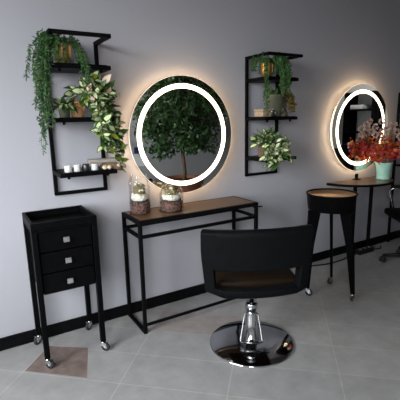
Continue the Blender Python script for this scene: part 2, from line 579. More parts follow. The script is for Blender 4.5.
for x in (b / 2, CW - b / 2):
    rl.box(x - 0.009, x + 0.009, -CD + b, -b, 0.632, 0.652, 0.001)
rl.build('rail', 'black_metal', con)
for x in (b / 2, CW - b / 2):
    MB().box(x - b / 2, x + b / 2, -CD + b, -b, 0.0, 0.018, 0.001).build('foot_bar', 'black_metal', con)
MB().box(b, CW - b, -CD + 0.003, -CD + 0.019, 0.048, 0.064, 0.001).build('stretcher', 'black_metal', con)
hk = MB()
hk.tube([(CW, -CD + 0.06, 0.70), (CW + 0.055, -CD + 0.06, 0.697)], 0.005, 8)
hk.tube([(CW + 0.055, -CD + 0.06, 0.697), (CW + 0.085, -CD + 0.06, 0.695)], 0.006, 8, 1)
o = hk.build('hook', ['chrome', 'plastic'], con)
o['label'] = 'chrome hook with black tip'


# ------------------------------------------------------------------ drawer cart
def caster(parent, x, y, ztop, r=0.022, rot=0.0, black_wheel=True):
    c = MB()
    c.T = Matrix.Translation((x, y, 0)) @ Matrix.Rotation(rot, 4, 'Z')
    c.lathe([(0, ztop), (0.009, ztop), (0.009, 2 * r + 0.008), (0.014, 2 * r + 0.006), (0.014, 2 * r), (0, 2 * r)], n=14)
    for sx in (-1, 1):                         # hooded fork cheeks
        pr = [(0.012 * 0 - 0.005, 2 * r + 0.004), (0.022, 2 * r + 0.002), (0.030, r * 1.3), (0.024, r * 0.7), (0.010, r * 0.9), (-0.006, r * 1.5)]
        vs = [(sx * 0.0125, py, pz) for py, pz in pr] + [(sx * 0.0105, py, pz) for py, pz in pr]
        k = len(pr)
        fs = [tuple(range(k)), tuple(range(2 * k - 1, k - 1, -1))] + [(i, (i + 1) % k, k + (i + 1) % k, k + i) for i in range(k)]
        c.add(vs, fs)
    c.box(-0.0125, 0.0125, -0.005, 0.024, 2 * r + 0.001, 2 * r + 0.006, 0.001)
    T0 = c.T.copy()
    c.T = T0 @ Matrix.Translation((0, 0.014, r)) @ Matrix.Rotation(PI / 2, 4, 'Y')
    c.lathe([(0, -0.009), (r * 0.8, -0.009), (r, -0.006), (r, 0.006), (r * 0.8, 0.009), (0, 0.009)], n=20, mi=1)
    c.lathe([(0, -0.0135), (0.006, -0.013), (0.006, 0.013), (0, 0.0135)], n=10)
    return c.build('caster', ['chrome', 'rubber'], parent)


cart = thing('drawer_cart', 'tall black salon cart with three drawers on slim legs with casters', 'cart', (0.2448, -0.034, 0))
KW, KD, KZ = 0.343, 0.323, 0.834
body = MB()
p = 0.016
zb = 0.430
body.box(0.022, 0.030, -KD + 0.03, -0.012, zb, KZ - 0.05)
body.box(KW - 0.030, KW - 0.022, -KD + 0.03, -0.012, zb, KZ - 0.05)
body.box(0.022, KW - 0.022, -0.020, -0.010, zb, KZ - 0.05)
body.box(0.022, KW - 0.022, -KD + 0.03, -0.012, zb, zb + 0.01)
body.box(0.030, KW - 0.030, -KD + 0.045, -0.020, zb + 0.112, zb + 0.118)
body.box(0.030, KW - 0.030, -KD + 0.045, -0.020, zb + 0.232, zb + 0.238)
body.build('cabinet', 'black_lacquer', cart)
tray = MB()
tray.box(0.0, KW, -KD, 0.0, KZ - 0.050, KZ - 0.040, 0.001)
for y in (-p / 2, -KD + p / 2):
    tray.box(0, KW, y - p / 2, y + p / 2, KZ - 0.040, KZ, 0.003)
for x in (p / 2, KW - p / 2):
    tray.box(x - p / 2, x + p / 2, -KD + p, -p, KZ - 0.040, KZ, 0.003)
tray.build('tray_top', 'black_lacquer', cart)
for i in range(3):
    z0 = zb + 0.002 + 0.1185 * i
    d = MB()
    d.box(0.033, KW - 0.033, -KD + 0.012, -KD + 0.030, z0, z0 + 0.112, 0.002)
    d.box(0.036, KW - 0.036, -KD + 0.030, -0.03, z0 + 0.010, z0 + 0.018)
    dr = d.build('drawer', 'black_lacquer', cart)
    kz = z0 + 0.057
    kn = MB().box(KW / 2 - 0.016, KW / 2 + 0.016, -KD - 0.006, -KD + 0.004, kz - 0.015, kz + 0.015, 0.002)
    kn.tube([(KW / 2, -KD + 0.002, kz), (KW / 2, -KD + 0.0125, kz)], 0.006, 8)
    kn.build('knob', 'brushed', dr)
for x, sx in ((0.014, -1), (KW - 0.014, 1)):
    for y, sy in ((-0.016, 1), (-KD + 0.016, -1)):
        lg = MB().box(x - 0.014, x + 0.014, y - 0.016, y + 0.016, 0.062, KZ - 0.050, 0.002).build('leg', 'black_lacquer', cart)
        caster(lg, x, y, 0.064, 0.025, rot=-2.4 if sy < 0 else 2.2)


# ------------------------------------------------------------------ salon chair
chair = thing('salon_chair', 'black leather salon chair with slotted back on round chrome base', 'chair', (1.36, -0.758, 0), math.radians(-26))
bs = MB().lathe([(0, 0), (0.250, 0), (0.2535, 0.004), (0.2535, 0.009), (0.248, 0.013), (0.13, 0.019), (0.045, 0.024), (0, 0.024)], n=72)
bs.build('base_plate', 'chrome', chair)
cl = MB().lathe([(0, 0.02), (0.046, 0.022), (0.044, 0.03), (0.037, 0.036), (0.037, 0.165), (0.031, 0.185), (0.030, 0.228), (0.037, 0.234), (0.037, 0.262), (0.032, 0.270), (0, 0.270)], n=32)
cl.build('pump_cylinder', 'chrome', chair)
MB().lathe([(0, 0.268), (0.013, 0.268), (0.013, 0.395), (0.05, 0.40), (0.05, 0.412), (0, 0.412)], n=24).build('piston', 'chrome', chair)
lv = MB()
lv.T = Matrix.Rotation(math.radians(-12), 4, 'Z')
lv.tube([(-0.030, 0, 0.20), (-0.040, -0.006, 0.19), (-0.064, -0.070, 0.062), (-0.064, -0.076, 0.054), (-0.057, -0.080, 0.05),
         (0.057, -0.080, 0.05), (0.064, -0.076, 0.054), (0.064, -0.070, 0.062), (0.040, -0.006, 0.19), (0.030, 0, 0.20)], 0.0042, 8)
lv.tube([(-0.045, -0.0805, 0.05), (0.045, -0.0805, 0.05)], 0.0075, 10)
lv.build('foot_lever', 'dark_chrome', chair)
# seat cushion
st = MB().box(-0.228, 0.228, -0.17, 0.27, 0.412, 0.485, 0.028, seg=3, smooth=True)
st.build('seat', 'seat_leather', chair)
# the back is a padded panel bowed out behind, with a slot across its lower part


def wrap_path(n=40):
    """centre line of the curved back, left to right"""
    w, yb, bul = 0.288, -0.190, 0.050
    pts = [Vector((-w - 0.022 + 2 * w * i / n, yb - bul * (1 - (2 * i / n - 1) ** 2), 0)) for i in range(n + 1)]
    return pts


def chair_shell():
    pts = wrap_path()
    n = len(pts)
    th = 0.028
    nor = []
    for i in range(n):
        d = pts[min(i + 1, n - 1)] - pts[max(i - 1, 0)]
        d.normalize()
        nor.append(Vector((d.y, -d.x, 0)) * 1.0)
    # make the normals point outwards
    for i in range(n):
        if nor[i].dot(pts[i] - Vector((0, 0.05, 0))) < 0:
            nor[i] = -nor[i]
    bm = bmesh.new()
    zs = [0.405, 0.418, 0.435, 0.457, 0.50, 0.572, 0.59, 0.62, 0.67, 0.72, 0.76, 0.785, 0.80]
    slot = (0.456, 0.573)
    xs_slot = 0.232

    def zz(i, z):
        # arms slope gently down towards the front, bottom corners are rounded off
        y = pts[i].y
        f = 0.0
        x = abs(pts[i].x)
        top = 0.795 - 0.17 * min(1, f) ** 0.8
        bot = 0.415 + 0.02 * max(0, (x - 0.21) / 0.06) + 0.05 * min(1, f)
        return bot + (top - bot) * (z - 0.405) / 0.395
    grid = {}
    for i in range(n):
        for k, z in enumerate(zs):
            for sgn in (0, 1):
                off = th if sgn else -th
                if k in (0, len(zs) - 1):
                    off *= 0.45
                lean = -0.03 * (z - 0.405) / 0.395 if True else 0
                q = pts[i] + nor[i] * off
                grid[i, k, sgn] = bm.verts.new((q.x * (0.93 + 0.07 * min(1, (z - 0.405) / 0.25)), q.y + lean * 1.0, zz(i, z)))

    def hole(i, k):
        return (slot[0] - 1e-4 <= zs[k] and zs[k + 1] <= slot[1] + 1e-4 and abs(pts[i].x + 0.022) < xs_slot and abs(pts[i + 1].x + 0.022) < xs_slot)
    solid = {}
    for i in range(n - 1):
        for k in range(len(zs) - 1):
            solid[i, k] = not hole(i, k)
    for (i, k), s in solid.items():
        if not s:
            continue
        bm.faces.new([grid[i, k, 1], grid[i + 1, k, 1], grid[i + 1, k + 1, 1], grid[i, k + 1, 1]])
        bm.faces.new([grid[i, k, 0], grid[i, k + 1, 0], grid[i + 1, k + 1, 0], grid[i + 1, k, 0]])
        for (di, dk, e1, e2) in ((-1, 0, (i, k), (i, k + 1)), (1, 0, (i + 1, k + 1), (i + 1, k)), (0, -1, (i + 1, k), (i, k)), (0, 1, (i, k + 1), (i + 1, k + 1))):
            if not solid.get((i + di, k + dk), False):
                a, c = e1, e2
                bm.faces.new([grid[a[0], a[1], 1], grid[c[0], c[1], 1], grid[c[0], c[1], 0], grid[a[0], a[1], 0]])
    bmesh.ops.recalc_face_normals(bm, faces=bm.faces[:])
    loose = [v for v in bm.verts if not v.link_faces]
    bmesh.ops.delete(bm, geom=loose, context='VERTS')
    me = bpy.data.meshes.new('backrest')
    bm.to_mesh(me)
    bm.free()
    for pl in me.polygons:
        pl.use_smooth = True
    me.materials.append(M['leather'])
    o = bpy.data.objects.new('backrest', me)
    COL.objects.link(o)
    o.parent = chair
    bv = o.modifiers.new('bevel', 'BEVEL')
    bv.width = 0.006
    bv.segments = 2
    bv.limit_method = 'ANGLE'
    bv.angle_limit = math.radians(50)
    ss = o.modifiers.new('wn', 'WEIGHTED_NORMAL')
    return o


chair_shell()

# ------------------------------------------------------------------ three-legged round trolley
tro = thing('round_trolley', 'black drum-shaped trolley on three tapered legs behind the salon chair', 'trolley', (2.30, -0.55, 0))
dm = MB().lathe([(0, 0.672), (0.158, 0.672), (0.164, 0.677), (0.176, 0.785), (0.181, 0.788), (0.181, 0.797), (0.173, 0.797), (0.169, 0.787), (0.160, 0.71), (0, 0.71)], (-0.032, 0.006, 0), n=56)
dm.build('drum', 'black_lacquer', tro)
MB().lathe([(0, 0.7105), (0.159, 0.7105), (0.1675, 0.780), (0.170, 0.787), (0.167, 0.787), (0.164, 0.774), (0, 0.772)], (-0.032, 0.006, 0), n=56).build('tray', 'tray_copper', tro)
feet = [(0.017 + 0.0, -0.192), (-0.167, 0.069), (0.154, 0.124)]
for fx, fy in feet:
    a = math.atan2(fy, fx)
    d = Vector((math.cos(a), math.sin(a), 0))
    t_ = Vector((-d.y, d.x, 0))
    lg = MB()
    vs = []
    for (ri, ro, z, w) in ((0.176, 0.203, 0.064, 0.010), (0.138, 0.192, 0.40, 0.011), (0.080, 0.172, 0.672, 0.012)):
        for rr, su in ((ri, -1), (ro, -1), (ro, 1), (ri, 1)):
            vs.append(d * rr + t_ * (su * w) + Vector((-0.032, 0.006, 0)) * ((z - 0.064) / 0.608) + Vector((0, 0, z)))
    fs = [(3, 2, 1, 0), (8, 9, 10, 11)]
    for k in (0, 4):
        for j in range(4):
            fs.append((k + j, k + (j + 1) % 4, k + 4 + (j + 1) % 4, k + 4 + j))
    lg.add(vs, fs)
    L = lg.build('leg', 'black_lacquer', tro)
    caster(L, d.x * 0.19, d.y * 0.19, 0.066, 0.026, rot=0.9 + a)

# ------------------------------------------------------------------ half-moon table
hm = thing('half_moon_table', 'half-moon wall table with brown top on slim black legs under the second mirror', 'table', (3.20, -0.018, 0))
n = 40
RXX, RYY = 0.385, 0.335
tp = MB()
ring = [(RXX * math.cos(PI + PI * i / n), RYY * math.sin(PI + PI * i / n)) for i in range(n + 1)]
for (z0, z1, k, mi) in ((0.722, 0.742, 1.0, 0),):
    vs = [(x * k, y * k, z0) for x, y in ring] + [(x * k, y * k, z1) for x, y in ring]
    m_ = n + 1
    tp.add(vs, [tuple(reversed(range(m_))), tuple(range(m_, 2 * m_))] + [(i, (i + 1) % m_, m_ + (i + 1) % m_, m_ + i) for i in range(m_)], mi)
tp.build('top_frame', 'black_metal', hm)
ins = MB()
k = 0.955
vs = [(x * k, y * k - 0.006, 0.7425) for x, y in ring] + [(x * k, y * k - 0.006, 0.7435) for x, y in ring]
ins.add(vs, [tuple(reversed(range(m_))), tuple(range(m_, 2 * m_))] + [(i, (i + 1) % m_, m_ + (i + 1) % m_, m_ + i) for i in range(m_)])
ins.build('tabletop', 'wood', hm)
for x, y in ((-0.015, -0.03), (0.235, -0.03)):
    MB().box(x - 0.013, x + 0.013, y - 0.013, y + 0.013, 0, 0.722, 0.001).build('leg', 'black_metal', hm)
nk = MB().box(-0.035, -0.005, -0.05, -0.03, 0.742, 0.80, 0.003).box(-0.055, 0.015, -0.065, -0.02, 0.742, 0.752, 0.002)
nk.build('mirror_support', 'black_metal', hm)

# ------------------------------------------------------------------ black rack at the far right
rk = thing('storage_rack', 'tall black metal rack standing at the right edge beside the flowers', 'rack', (3.795, -0.02, 0))
for x in (0.011, 0.589):
    for y in (-0.011, -0.29):
        MB().box(x - 0.011, x + 0.011, y - 0.011, y + 0.011, 0, 1.56, 0.001).build('post', 'black_metal', rk)
for z in (0.08, 0.82, 1.2, 1.545):
    MB().box(0.0225, 0.5775, -0.301, 0.0, z, z + 0.016, 0.001).build('shelf_board', 'black_lacquer', rk)


# ------------------------------------------------------------------ office chair at the right edge
oc = thing('office_chair', 'black swivel office chair cut off by the right edge of the photo', 'chair', (3.42, -0.57, 0), math.radians(55))
bsx = MB()
bsx.lathe([(0, 0.055), (0.035, 0.055), (0.038, 0.10), (0.03, 0.115), (0, 0.115)], n=20)
bsx.build('hub', 'plastic', oc)
for i in range(5):
    a = 2 * PI * i / 5 + 0.12
    d = Vector((math.cos(a), math.sin(a), 0))
    L = MB().tube([d * 0.03 + Vector((0, 0, 0.085)), d * 0.16 + Vector((0, 0, 0.080)), d * 0.285 + Vector((0, 0, 0.066))], [0.022, 0.018, 0.014], 10).build('spoke', 'plastic', oc)
    w = MB()
    for s_ in (-1, 1):
        w.T = Matrix.Translation(d * 0.285 + Vector((0, 0, 0.027))) @ Matrix.Rotation(a + 0.7, 4, 'Z') @ Matrix.Translation((0, s_ * 0.014, 0)) @ Matrix.Rotation(PI / 2, 4, 'X')
        w.lathe([(0, -0.009), (0.022, -0.009), (0.027, -0.005), (0.027, 0.005), (0.022, 0.009), (0, 0.009)], n=18)
    w.T = Matrix.Translation(d * 0.285)
    w.lathe([(0, 0.070), (0.008, 0.070), (0.008, 0.03), (0, 0.03)], n=10)
    w.build('caster', 'rubber', L)
MB().lathe([(0, 0.11), (0.025, 0.11), (0.025, 0.25), (0.014, 0.252), (0.014, 0.42), (0, 0.42)], n=18).build('gas_column', 'chrome', oc)
MB().box(-0.23, 0.23, -0.22, 0.24, 0.42, 0.485, 0.028, seg=3, smooth=True).build('seat', 'leather', oc)
MB().box(-0.21, 0.21, -0.30, -0.255, 0.56, 0.98, 0.02, seg=3, smooth=True).build('backrest', 'leather', oc)
MB().tube([(0, -0.1, 0.415), (0, -0.27, 0.42), (0, -0.31, 0.50), (0, -0.30, 0.62)], 0.014, 8).build('back_bracket', 'plastic', oc)
for sx in (-1, 1):
    am = MB().tube([(sx * 0.2, 0.10, 0.415), (sx * 0.275, 0.10, 0.42), (sx * 0.285, 0.12, 0.46), (sx * 0.285, 0.17, 0.63), (sx * 0.285, 0.15, 0.655), (sx * 0.285, -0.08, 0.655)], 0.011, 10).build('armrest', 'chrome', oc)
    MB().box(sx * 0.285 - 0.024, sx * 0.285 + 0.024, -0.10, 0.14, 0.664, 0.686, 0.008, seg=2, smooth=True).build('arm_pad', 'plastic', am)

# ------------------------------------------------------------------ floor bits: power strip and cords
ps = thing('power_strip', 'black power strip lying on the floor under the half-moon table', 'power strip', (3.325, -0.105, 0), math.radians(0))
MB().box(-0.13, 0.10, -0.035, 0.035, 0.0, 0.045, 0.006).build('housing', 'plastic', ps)
for i in range(3):
    s_ = MB().lathe([(0.017, 0.045), (0.017, 0.049), (0.013, 0.049), (0.012, 0.0455), (0, 0.0455)], (-0.08 + 0.065 * i, 0, 0), n=18).build('socket', 'grey_plastic', ps)
cdm = MB().tube([(3.435, -0.105, 0.012), (3.48, -0.10, 0.006), (3.53, -0.13, 0.005), (3.58, -0.10, 0.005), (3.62, -0.06, 0.005)], 0.005, 8)
tag(cdm.build('extension_lead', 'plastic'), 'short black lead curling right from the floor power strip', 'cord')
cdm = MB().tube([(2.45, -0.055, 0.006), (2.615, -0.085, 0.006), (2.72, -0.12, 0.006), (2.82, -0.135, 0.006), (2.95, -0.13, 0.006), (3.08, -0.11, 0.006), (3.185, -0.105, 0.012)], 0.006, 8)
tag(cdm.build('extension_lead', 'plastic'), 'black cord along the floor behind the three-legged trolley', 'cord')


# ------------------------------------------------------------------ jars on the console
def jar(loc, label, r, h, dome):
    t = thing('terrarium_jar', label, 'jar', loc, 0, 'glass jars of layered pebbles on the console')
    g = MB()
    if dome:
        prof = [(r, 0.004), (r, h * 0.55)] + [(r * math.cos(a), h * 0.55 + (h * 0.45) * math.sin(a)) for a in [PI / 2 * i / 8 for i in range(1, 8)]] + [(0, h)]
    else:
        prof = [(r, 0.004), (r, h * 0.78), (r * 0.96, h * 0.86), (r * 0.84, h * 0.95), (r * 0.80, h)]
    g.lathe(prof, n=40)
    g.build('glass', 'glass', t)
    MB().lathe([(0, 0), (r + 0.004, 0), (r + 0.004, 0.004), (0, 0.004)], n=40).build('base_disc', 'glass', t)
    ri = r - 0.004

    def heap(name, z0, z1, mats_, rad, cnt, rr):
        mb = MB()
        mb.lathe([(0, z0), (rr * 0.9, z0), (rr * 0.92, (z0 + z1) / 2), (rr * 0.80, z1 - rad * 0.5), (0, z1 - rad * 0.3)], n=24)
        for q in range(cnt):
            a = random.random() * 2 * PI
            ra = rr * 0.9 if q % 3 else rr * random.random() * 0.8
            z = smooth_rand(z0 + rad * 0.7, z1 - rad * 0.5) if q % 3 else z1 - rad * 0.5
            ra = min(ra, rr - rad * 0.8)
            mb.ball((ra * math.cos(a), ra * math.sin(a), z), rad * smooth_rand(0.7, 1.1), random.randrange(len(mats_)), 7, 4, (1, 1, smooth_rand(0.7, 1)))
        return mb.build(name, mats_, t)
    s_ = 1.0
    q_ = 0.86 if dome else 1.0
    heap('gravel', 0.0045, 0.078 * q_, ['gravel', 'dark_gravel', 'gravel'], 0.008, 230, ri)
    heap('dark_layer', 0.074 * q_, 0.092 * q_, ['dark_gravel'], 0.007, 50, ri * 0.88)
    heap('white_stones', 0.088 * q_, 0.132 * q_, ['white_pebble'], 0.013, 44, ri * 0.86)
    heap('moss', 0.128 * q_, 0.186 * q_, ['moss', 'ochre', 'moss', 'white_pebble', 'moss'], 0.012, 60, ri * 0.62)
    return t


jar((0.945, -0.115, 0.748), 'taller open glass jar of layered pebbles and moss, left one on the console', 0.068, 0.25, False)
jar((1.150, -0.165, 0.748), 'shorter domed glass jar of layered pebbles, right one on the console', 0.080, 0.185, True)


# ------------------------------------------------------------------ plants
def pot(t, prof, material, soil_z, soil_r, name='pot'):
    MB().lathe(prof, n=32).build(name, material, t)
    MB().lathe([(0, soil_z - 0.01), (soil_r, soil_z - 0.01), (soil_r, soil_z), (0, soil_z + 0.004)], n=24).build('soil', 'soil', t)


def rnd_dir():
    while True:
        v = Vector((random.uniform(-1, 1), random.uniform(-1, 1), random.uniform(-1, 1)))
        if 0.1 < v.length < 1:
            return v.normalized()


def strand(start, out, rise, drop, n=14, wob=0.012):
    """points of a stem that arches out of a pot and hangs down"""
    s, o_ = Vector(start), Vector(out)
    pts = []
    for i in range(n + 1):
        t = i / n
        h = o_ * (1 - math.exp(-4 * t))
        z = rise * math.sin(min(1, t * 3.2) * PI * 0.62) - drop * max(0, t - 0.12) ** 1.15 / 0.88
        pts.append(s + h + Vector((random.uniform(-wob, wob) * t, random.uniform(-wob, wob) * t * 0.6, z)))
    return pts


def keep(p, lo):
    """keep a point off the wall"""
    return Vector((p.x, min(p.y, lo), p.z))


def feather(mb, pts, L, per, mi_choices, wall=None):
    """fine needle leaves along a stem"""
    for a, c in zip(pts, pts[1:]):
        d = (c - a)
        for q in range(per):
            p_ = a + d * random.random()
            v = (rnd_dir() + d.normalized() * 0.6 + Vector((0, 0, -0.25))).normalized()
            if wall is not None and p_.y + v.y * L > wall:
                v.y = -abs(v.y)
            mb.leaf(p_, v, rnd_dir(), L * smooth_rand(0.6, 1.2), L * 0.26, random.choice(mi_choices), curl=0.1)


# asparagus fern in a gold pot, top board of the left shelf
px, py, pz = LS[0] + 0.085, -0.150, LS[2] + BZ[2]
t = thing('trailing_fern', 'green trailing fern in a gold pot on the left shelf, hanging down on the left', 'plant', (px, py, pz))
pot(t, [(0, 0), (0.036, 0), (0.040, 0.005), (0.048, 0.092), (0.051, 0.096), (0.051, 0.104), (0.046, 0.104), (0.043, 0.082), (0, 0.08)], 'gold', 0.088, 0.043)
fo, sm = MB(), MB()
WL = 0.13
for q in range(19):                                   # long strands down the left side
    a = smooth_rand(PI * 0.85, PI * 1.4)
    o_ = Vector((-0.120 + random.uniform(-0.05, 0.035), random.uniform(-0.13, 0.03), 0))
    pts = [keep(x, WL) for x in strand((0.03 * math.cos(a), 0.03 * math.sin(a), 0.09), o_, smooth_rand(0.05, 0.10), smooth_rand(0.18, 0.62) if q > 8 else smooth_rand(0.46, 0.64), 16)]
    sm.tube(pts, 0.0012, 4)
    feather(fo, pts, 0.026, 8, [0, 0, 1], WL)
for q in range(30):                                   # crown and short strands all round
    a = random.random() * 2 * PI
    o_ = Vector((0.13 * math.cos(a) * smooth_rand(0.4, 1), 0.10 * math.sin(a) * smooth_rand(0.4, 1), 0))
    if q % 6 == 0:
        o_ = Vector((smooth_rand(0.05, 0.13), -0.13, 0))
    pts = [keep(x, WL) for x in strand((0.02 * math.cos(a), 0.02 * math.sin(a), 0.09), o_, smooth_rand(0.04, 0.085), smooth_rand(0.10, 0.24) if q % 6 else smooth_rand(0.22, 0.36), 10)]
    if o_.y > -0.125:
        pts = [x if x.z > 0.012 else Vector((x.x, x.y, 0.012 + random.random() * 0.01)) for x in pts]
    sm.tube(pts, 0.0012, 4)
    feather(fo, pts, 0.023, 8, [0, 0, 1], WL)
fo.build('foliage', ['fern', 'fern_dark'], t)
sm.build('stems', 'stem', t)


def hoya(t, strands, mats_, L, per, wall, crown=0, crown_c=(0, 0, 0.12), crown_r=0.1, zmin=0.02, board=None):
    fo, sm = MB(), MB()
    for pts, cream in strands:
        pts = [keep(Vector(x), wall - 0.01) for x in pts]
        sm.tube(pts, 0.0022, 5)
        for a, c in zip(pts, pts[1:]):
            for q in range(per):
                p_ = a.lerp(c, random.random())
                v = (rnd_dir() * 0.9 + Vector((0, -0.35, -0.35))).normalized()
                l_ = L * smooth_rand(0.7, 1.15)
                if p_.y + v.y * l_ > wall:
                    v.y = -abs(v.y)
                nn = (Vector((0, -1, 0.5)) + rnd_dir() * 0.8)
                if random.random() < cream:
                    fo.leaf(p_, v, nn, l_, l_ * 0.5, 0, 1, curl=0.2)
                else:
                    fo.leaf(p_, v, nn, l_, l_ * 0.5, 2 if random.random() < 0.75 else 3, curl=0.2)
    for q in range(crown):
        v = rnd_dir()
        v.z = abs(v.z) * 0.8 - 0.15
        p_ = Vector(crown_c) + Vector((v.x * crown_r, v.y * crown_r * 0.8, v.z * crown_r)) * smooth_rand(0.3, 1)
        l_ = L * smooth_rand(0.8, 1.25)
        d = (v + rnd_dir() * 0.6 + Vector((0, -0.3, 0.1))).normalized()
        if p_.y + d.y * l_ > wall:
            d.y = -abs(d.y)
        if p_.z + d.z * l_ < zmin:
            d.z = abs(d.z)
        if random.random() < 0.6:
            fo.leaf(p_, d, Vector((0, -1, 0.6)) + rnd_dir() * 0.7, l_, l_ * 0.5, 0, 1, curl=0.2)
        else:
            fo.leaf(p_, d, Vector((0, -1, 0.6)) + rnd_dir() * 0.7, l_, l_ * 0.5, 2 if random.random() < 0.8 else 4, curl=0.2)
        sm.tube([Vector(crown_c) - Vector((0, 0, crown_c[2] * 0.45)), p_], 0.0015, 4)
    fo.build('foliage', mats_, t)
    sm.build('stems', 'stem', t)


HM = ['leaf_green', 'leaf_cream', 'leaf_green', 'leaf_lime', 'leaf_pink']
# variegated wax plant in a copper pot, middle board of the left shelf
bz = LS[2] + BZ[1]
px, py = LS[0] + 0.142, -0.150
t = thing('wax_plant', 'cream and green wax plant in a copper pot, cascading right from the left shelf', 'plant', (px, py, bz))
pot(t, [(0, 0), (0.032, 0), (0.036, 0.005), (0.043, 0.078), (0.045, 0.090), (0.041, 0.090), (0.038, 0.07), (0, 0.07)], 'copper', 0.076, 0.037)
S_ = []
for q in range(10):                                   # cascade to the right, thick at the top
    ox = smooth_rand(0.06, 0.16)
    S_.append((strand((0.02, -0.02, 0.09), (ox, smooth_rand(-0.13, -0.03), 0), smooth_rand(0.06, 0.16), smooth_rand(0.18, 0.38), 9), 0.70))
for q in range(5):
    S_.append((strand((0.03, -0.01, 0.09), (smooth_rand(0.165, 0.20), smooth_rand(-0.06, 0.02), 0), smooth_rand(0.08, 0.15), smooth_rand(0.40, 0.50), 14), 0.16))
for q in range(4):
    S_.append((strand((0.02, -0.03, 0.09), (smooth_rand(0.06, 0.12), smooth_rand(-0.14, -0.11), 0), 0.08, smooth_rand(0.30, 0.40), 10), 0.6))
hoya(t, S_, HM, 0.066, 2, 0.135, crown=74, crown_c=(0.09, -0.02, 0.13), crown_r=0.12)

# small white-leaved plant at the left of the same board
t = thing('spider_plant', 'small white and green leafy plant left of the copper pot', 'plant', (LS[0] + 0.066, -0.165, bz))
pot(t, [(0, 0), (0.026, 0), (0.032, 0.05), (0.034, 0.056), (0.030, 0.056), (0.028, 0.045), (0, 0.045)], 'pot_grey', 0.05, 0.029)
fo = MB()
for q in range(90):
    a = random.random() * 2 * PI
    d = Vector((math.cos(a), math.sin(a), smooth_rand(-0.4, 1.6))).normalized()
    l_ = smooth_rand(0.045, 0.085)
    z0 = smooth_rand(0.05, 0.075)
    fo.leaf((0.03 * math.cos(a), 0.03 * math.sin(a), z0), d, (-d.x, -d.y, 1.0), l_, 0.026, 0, 1 if q % 2 else None, curl=0.35)
fo.leaf((0.02, -0.055, 0.05), (0.3, -0.7, -0.6), (0, -1, 0.4), 0.05, 0.022, 0, None)
fo.build('foliage', ['leaf_green', 'leaf_cream'], t)

# string of pearls in a gold pot, top board of the right shelf
bz = RS[2] + BZ[2]
t = thing('string_of_pearls', 'bead-leaved trailing plant in a gold pot on the right shelf top', 'plant', (RS[0] + 0.085, -0.150, bz))
pot(t, [(0, 0), (0.034, 0), (0.038, 0.005), (0.047, 0.088), (0.050, 0.092), (0.050, 0.100), (0.045, 0.100), (0.042, 0.08), (0, 0.078)], 'gold', 0.086, 0.042)
fo, sm = MB(), MB()


def beads(pts, rad):
    for a, c in zip(pts, pts[1:]):
        for q in range(4):
            p_ = a.lerp(c, random.random()) + rnd_dir() * 0.007
            if random.random() < 0.45:
                fo.ball(p_, rad * smooth_rand(0.7, 1.15), random.randrange(2), 6, 4)
            else:
                fo.leaf(p_, rnd_dir() + Vector((0, -0.3, -0.3)), rnd_dir(), 0.02, 0.010, random.randrange(2))


for q in range(5):                                    # far left strands hanging to the middle board
    pts = strand((-0.03, -0.02, 0.09), (smooth_rand(-0.085, -0.05), smooth_rand(-0.105, -0.09), 0), 0.05, smooth_rand(0.30, 0.43), 15, 0.006)
    sm.tube(pts, 0.0012, 4)
    beads(pts, 0.0055)
for q in range(30):                                   # mass of short strands over the front
    pts = strand((smooth_rand(0.02, 0.04), -0.02, 0.09), (smooth_rand(0.0, 0.085), smooth_rand(-0.13, -0.09), 0), smooth_rand(0.04, 0.09), smooth_rand(0.14, 0.29), 11, 0.008)
    sm.tube(pts, 0.0012, 4)
    beads(pts, 0.0055)
for q in range(24):                                   # tuft above the pot
    a = random.random() * 2 * PI
    pts = strand((0.03 * math.cos(a), 0.03 * math.sin(a), 0.09), (0.085 * math.cos(a), 0.075 * math.sin(a), 0), smooth_rand(0.05, 0.09), smooth_rand(0.06, 0.13), 8, 0.006)
    pts = [keep(Vector((x.x, x.y, max(x.z, 0.01))), 0.135) for x in pts]
    sm.tube(pts, 0.0012, 4)
    beads(pts, 0.005)
fo.build('foliage', ['pearl', 'fern'], t)
sm.build('stems', 'stem', t)

# grey-green pot with ochre leaves, middle board of the right shelf
bz = RS[2] + BZ[1]
t = thing('potted_shrub', 'ochre and green leaves in a tapered grey-green pot on the middle of the right shelf', 'plant', (RS[0] + 0.172, -0.145, bz))
pot(t, [(0, 0), (0.042, 0), (0.046, 0.004), (0.070, 0.142), (0.074, 0.146), (0.074, 0.160), (0.068, 0.160), (0.065, 0.138), (0, 0.138)], 'pot_grey', 0.146, 0.064)
fo, sm = MB(), MB()
for q in range(70):
    a = random.random() * 2 * PI
    rr = smooth_rand(0.01, 0.06)
    p_ = Vector((rr * math.cos(a), rr * math.sin(a), smooth_rand(0.14, 0.19)))
    fo.leaf(p_, rnd_dir() + Vector((0, -0.2, 0.5)), rnd_dir(), 0.035, 0.02, 0)
for q in range(8):
    o_ = Vector((smooth_rand(0.07, 0.13), smooth_rand(-0.09, 0.02), 0))
    pts = strand((0.03, 0, 0.135), o_, smooth_rand(0.03, 0.07), smooth_rand(0.08, 0.19), 8)
    sm.tube(pts, 0.0016, 4)
    for a, c in zip(pts, pts[1:]):
        for w in range(3):
            fo.leaf(a.lerp(c, random.random()), rnd_dir() + Vector((0.2, -0.3, -0.2)), rnd_dir() + Vector((0, -0.5, 0.5)), smooth_rand(0.022, 0.038), 0.02, 1)
fo.build('foliage', ['leaf_green', 'ochre'], t)
sm.build('stems', 'stem', t)

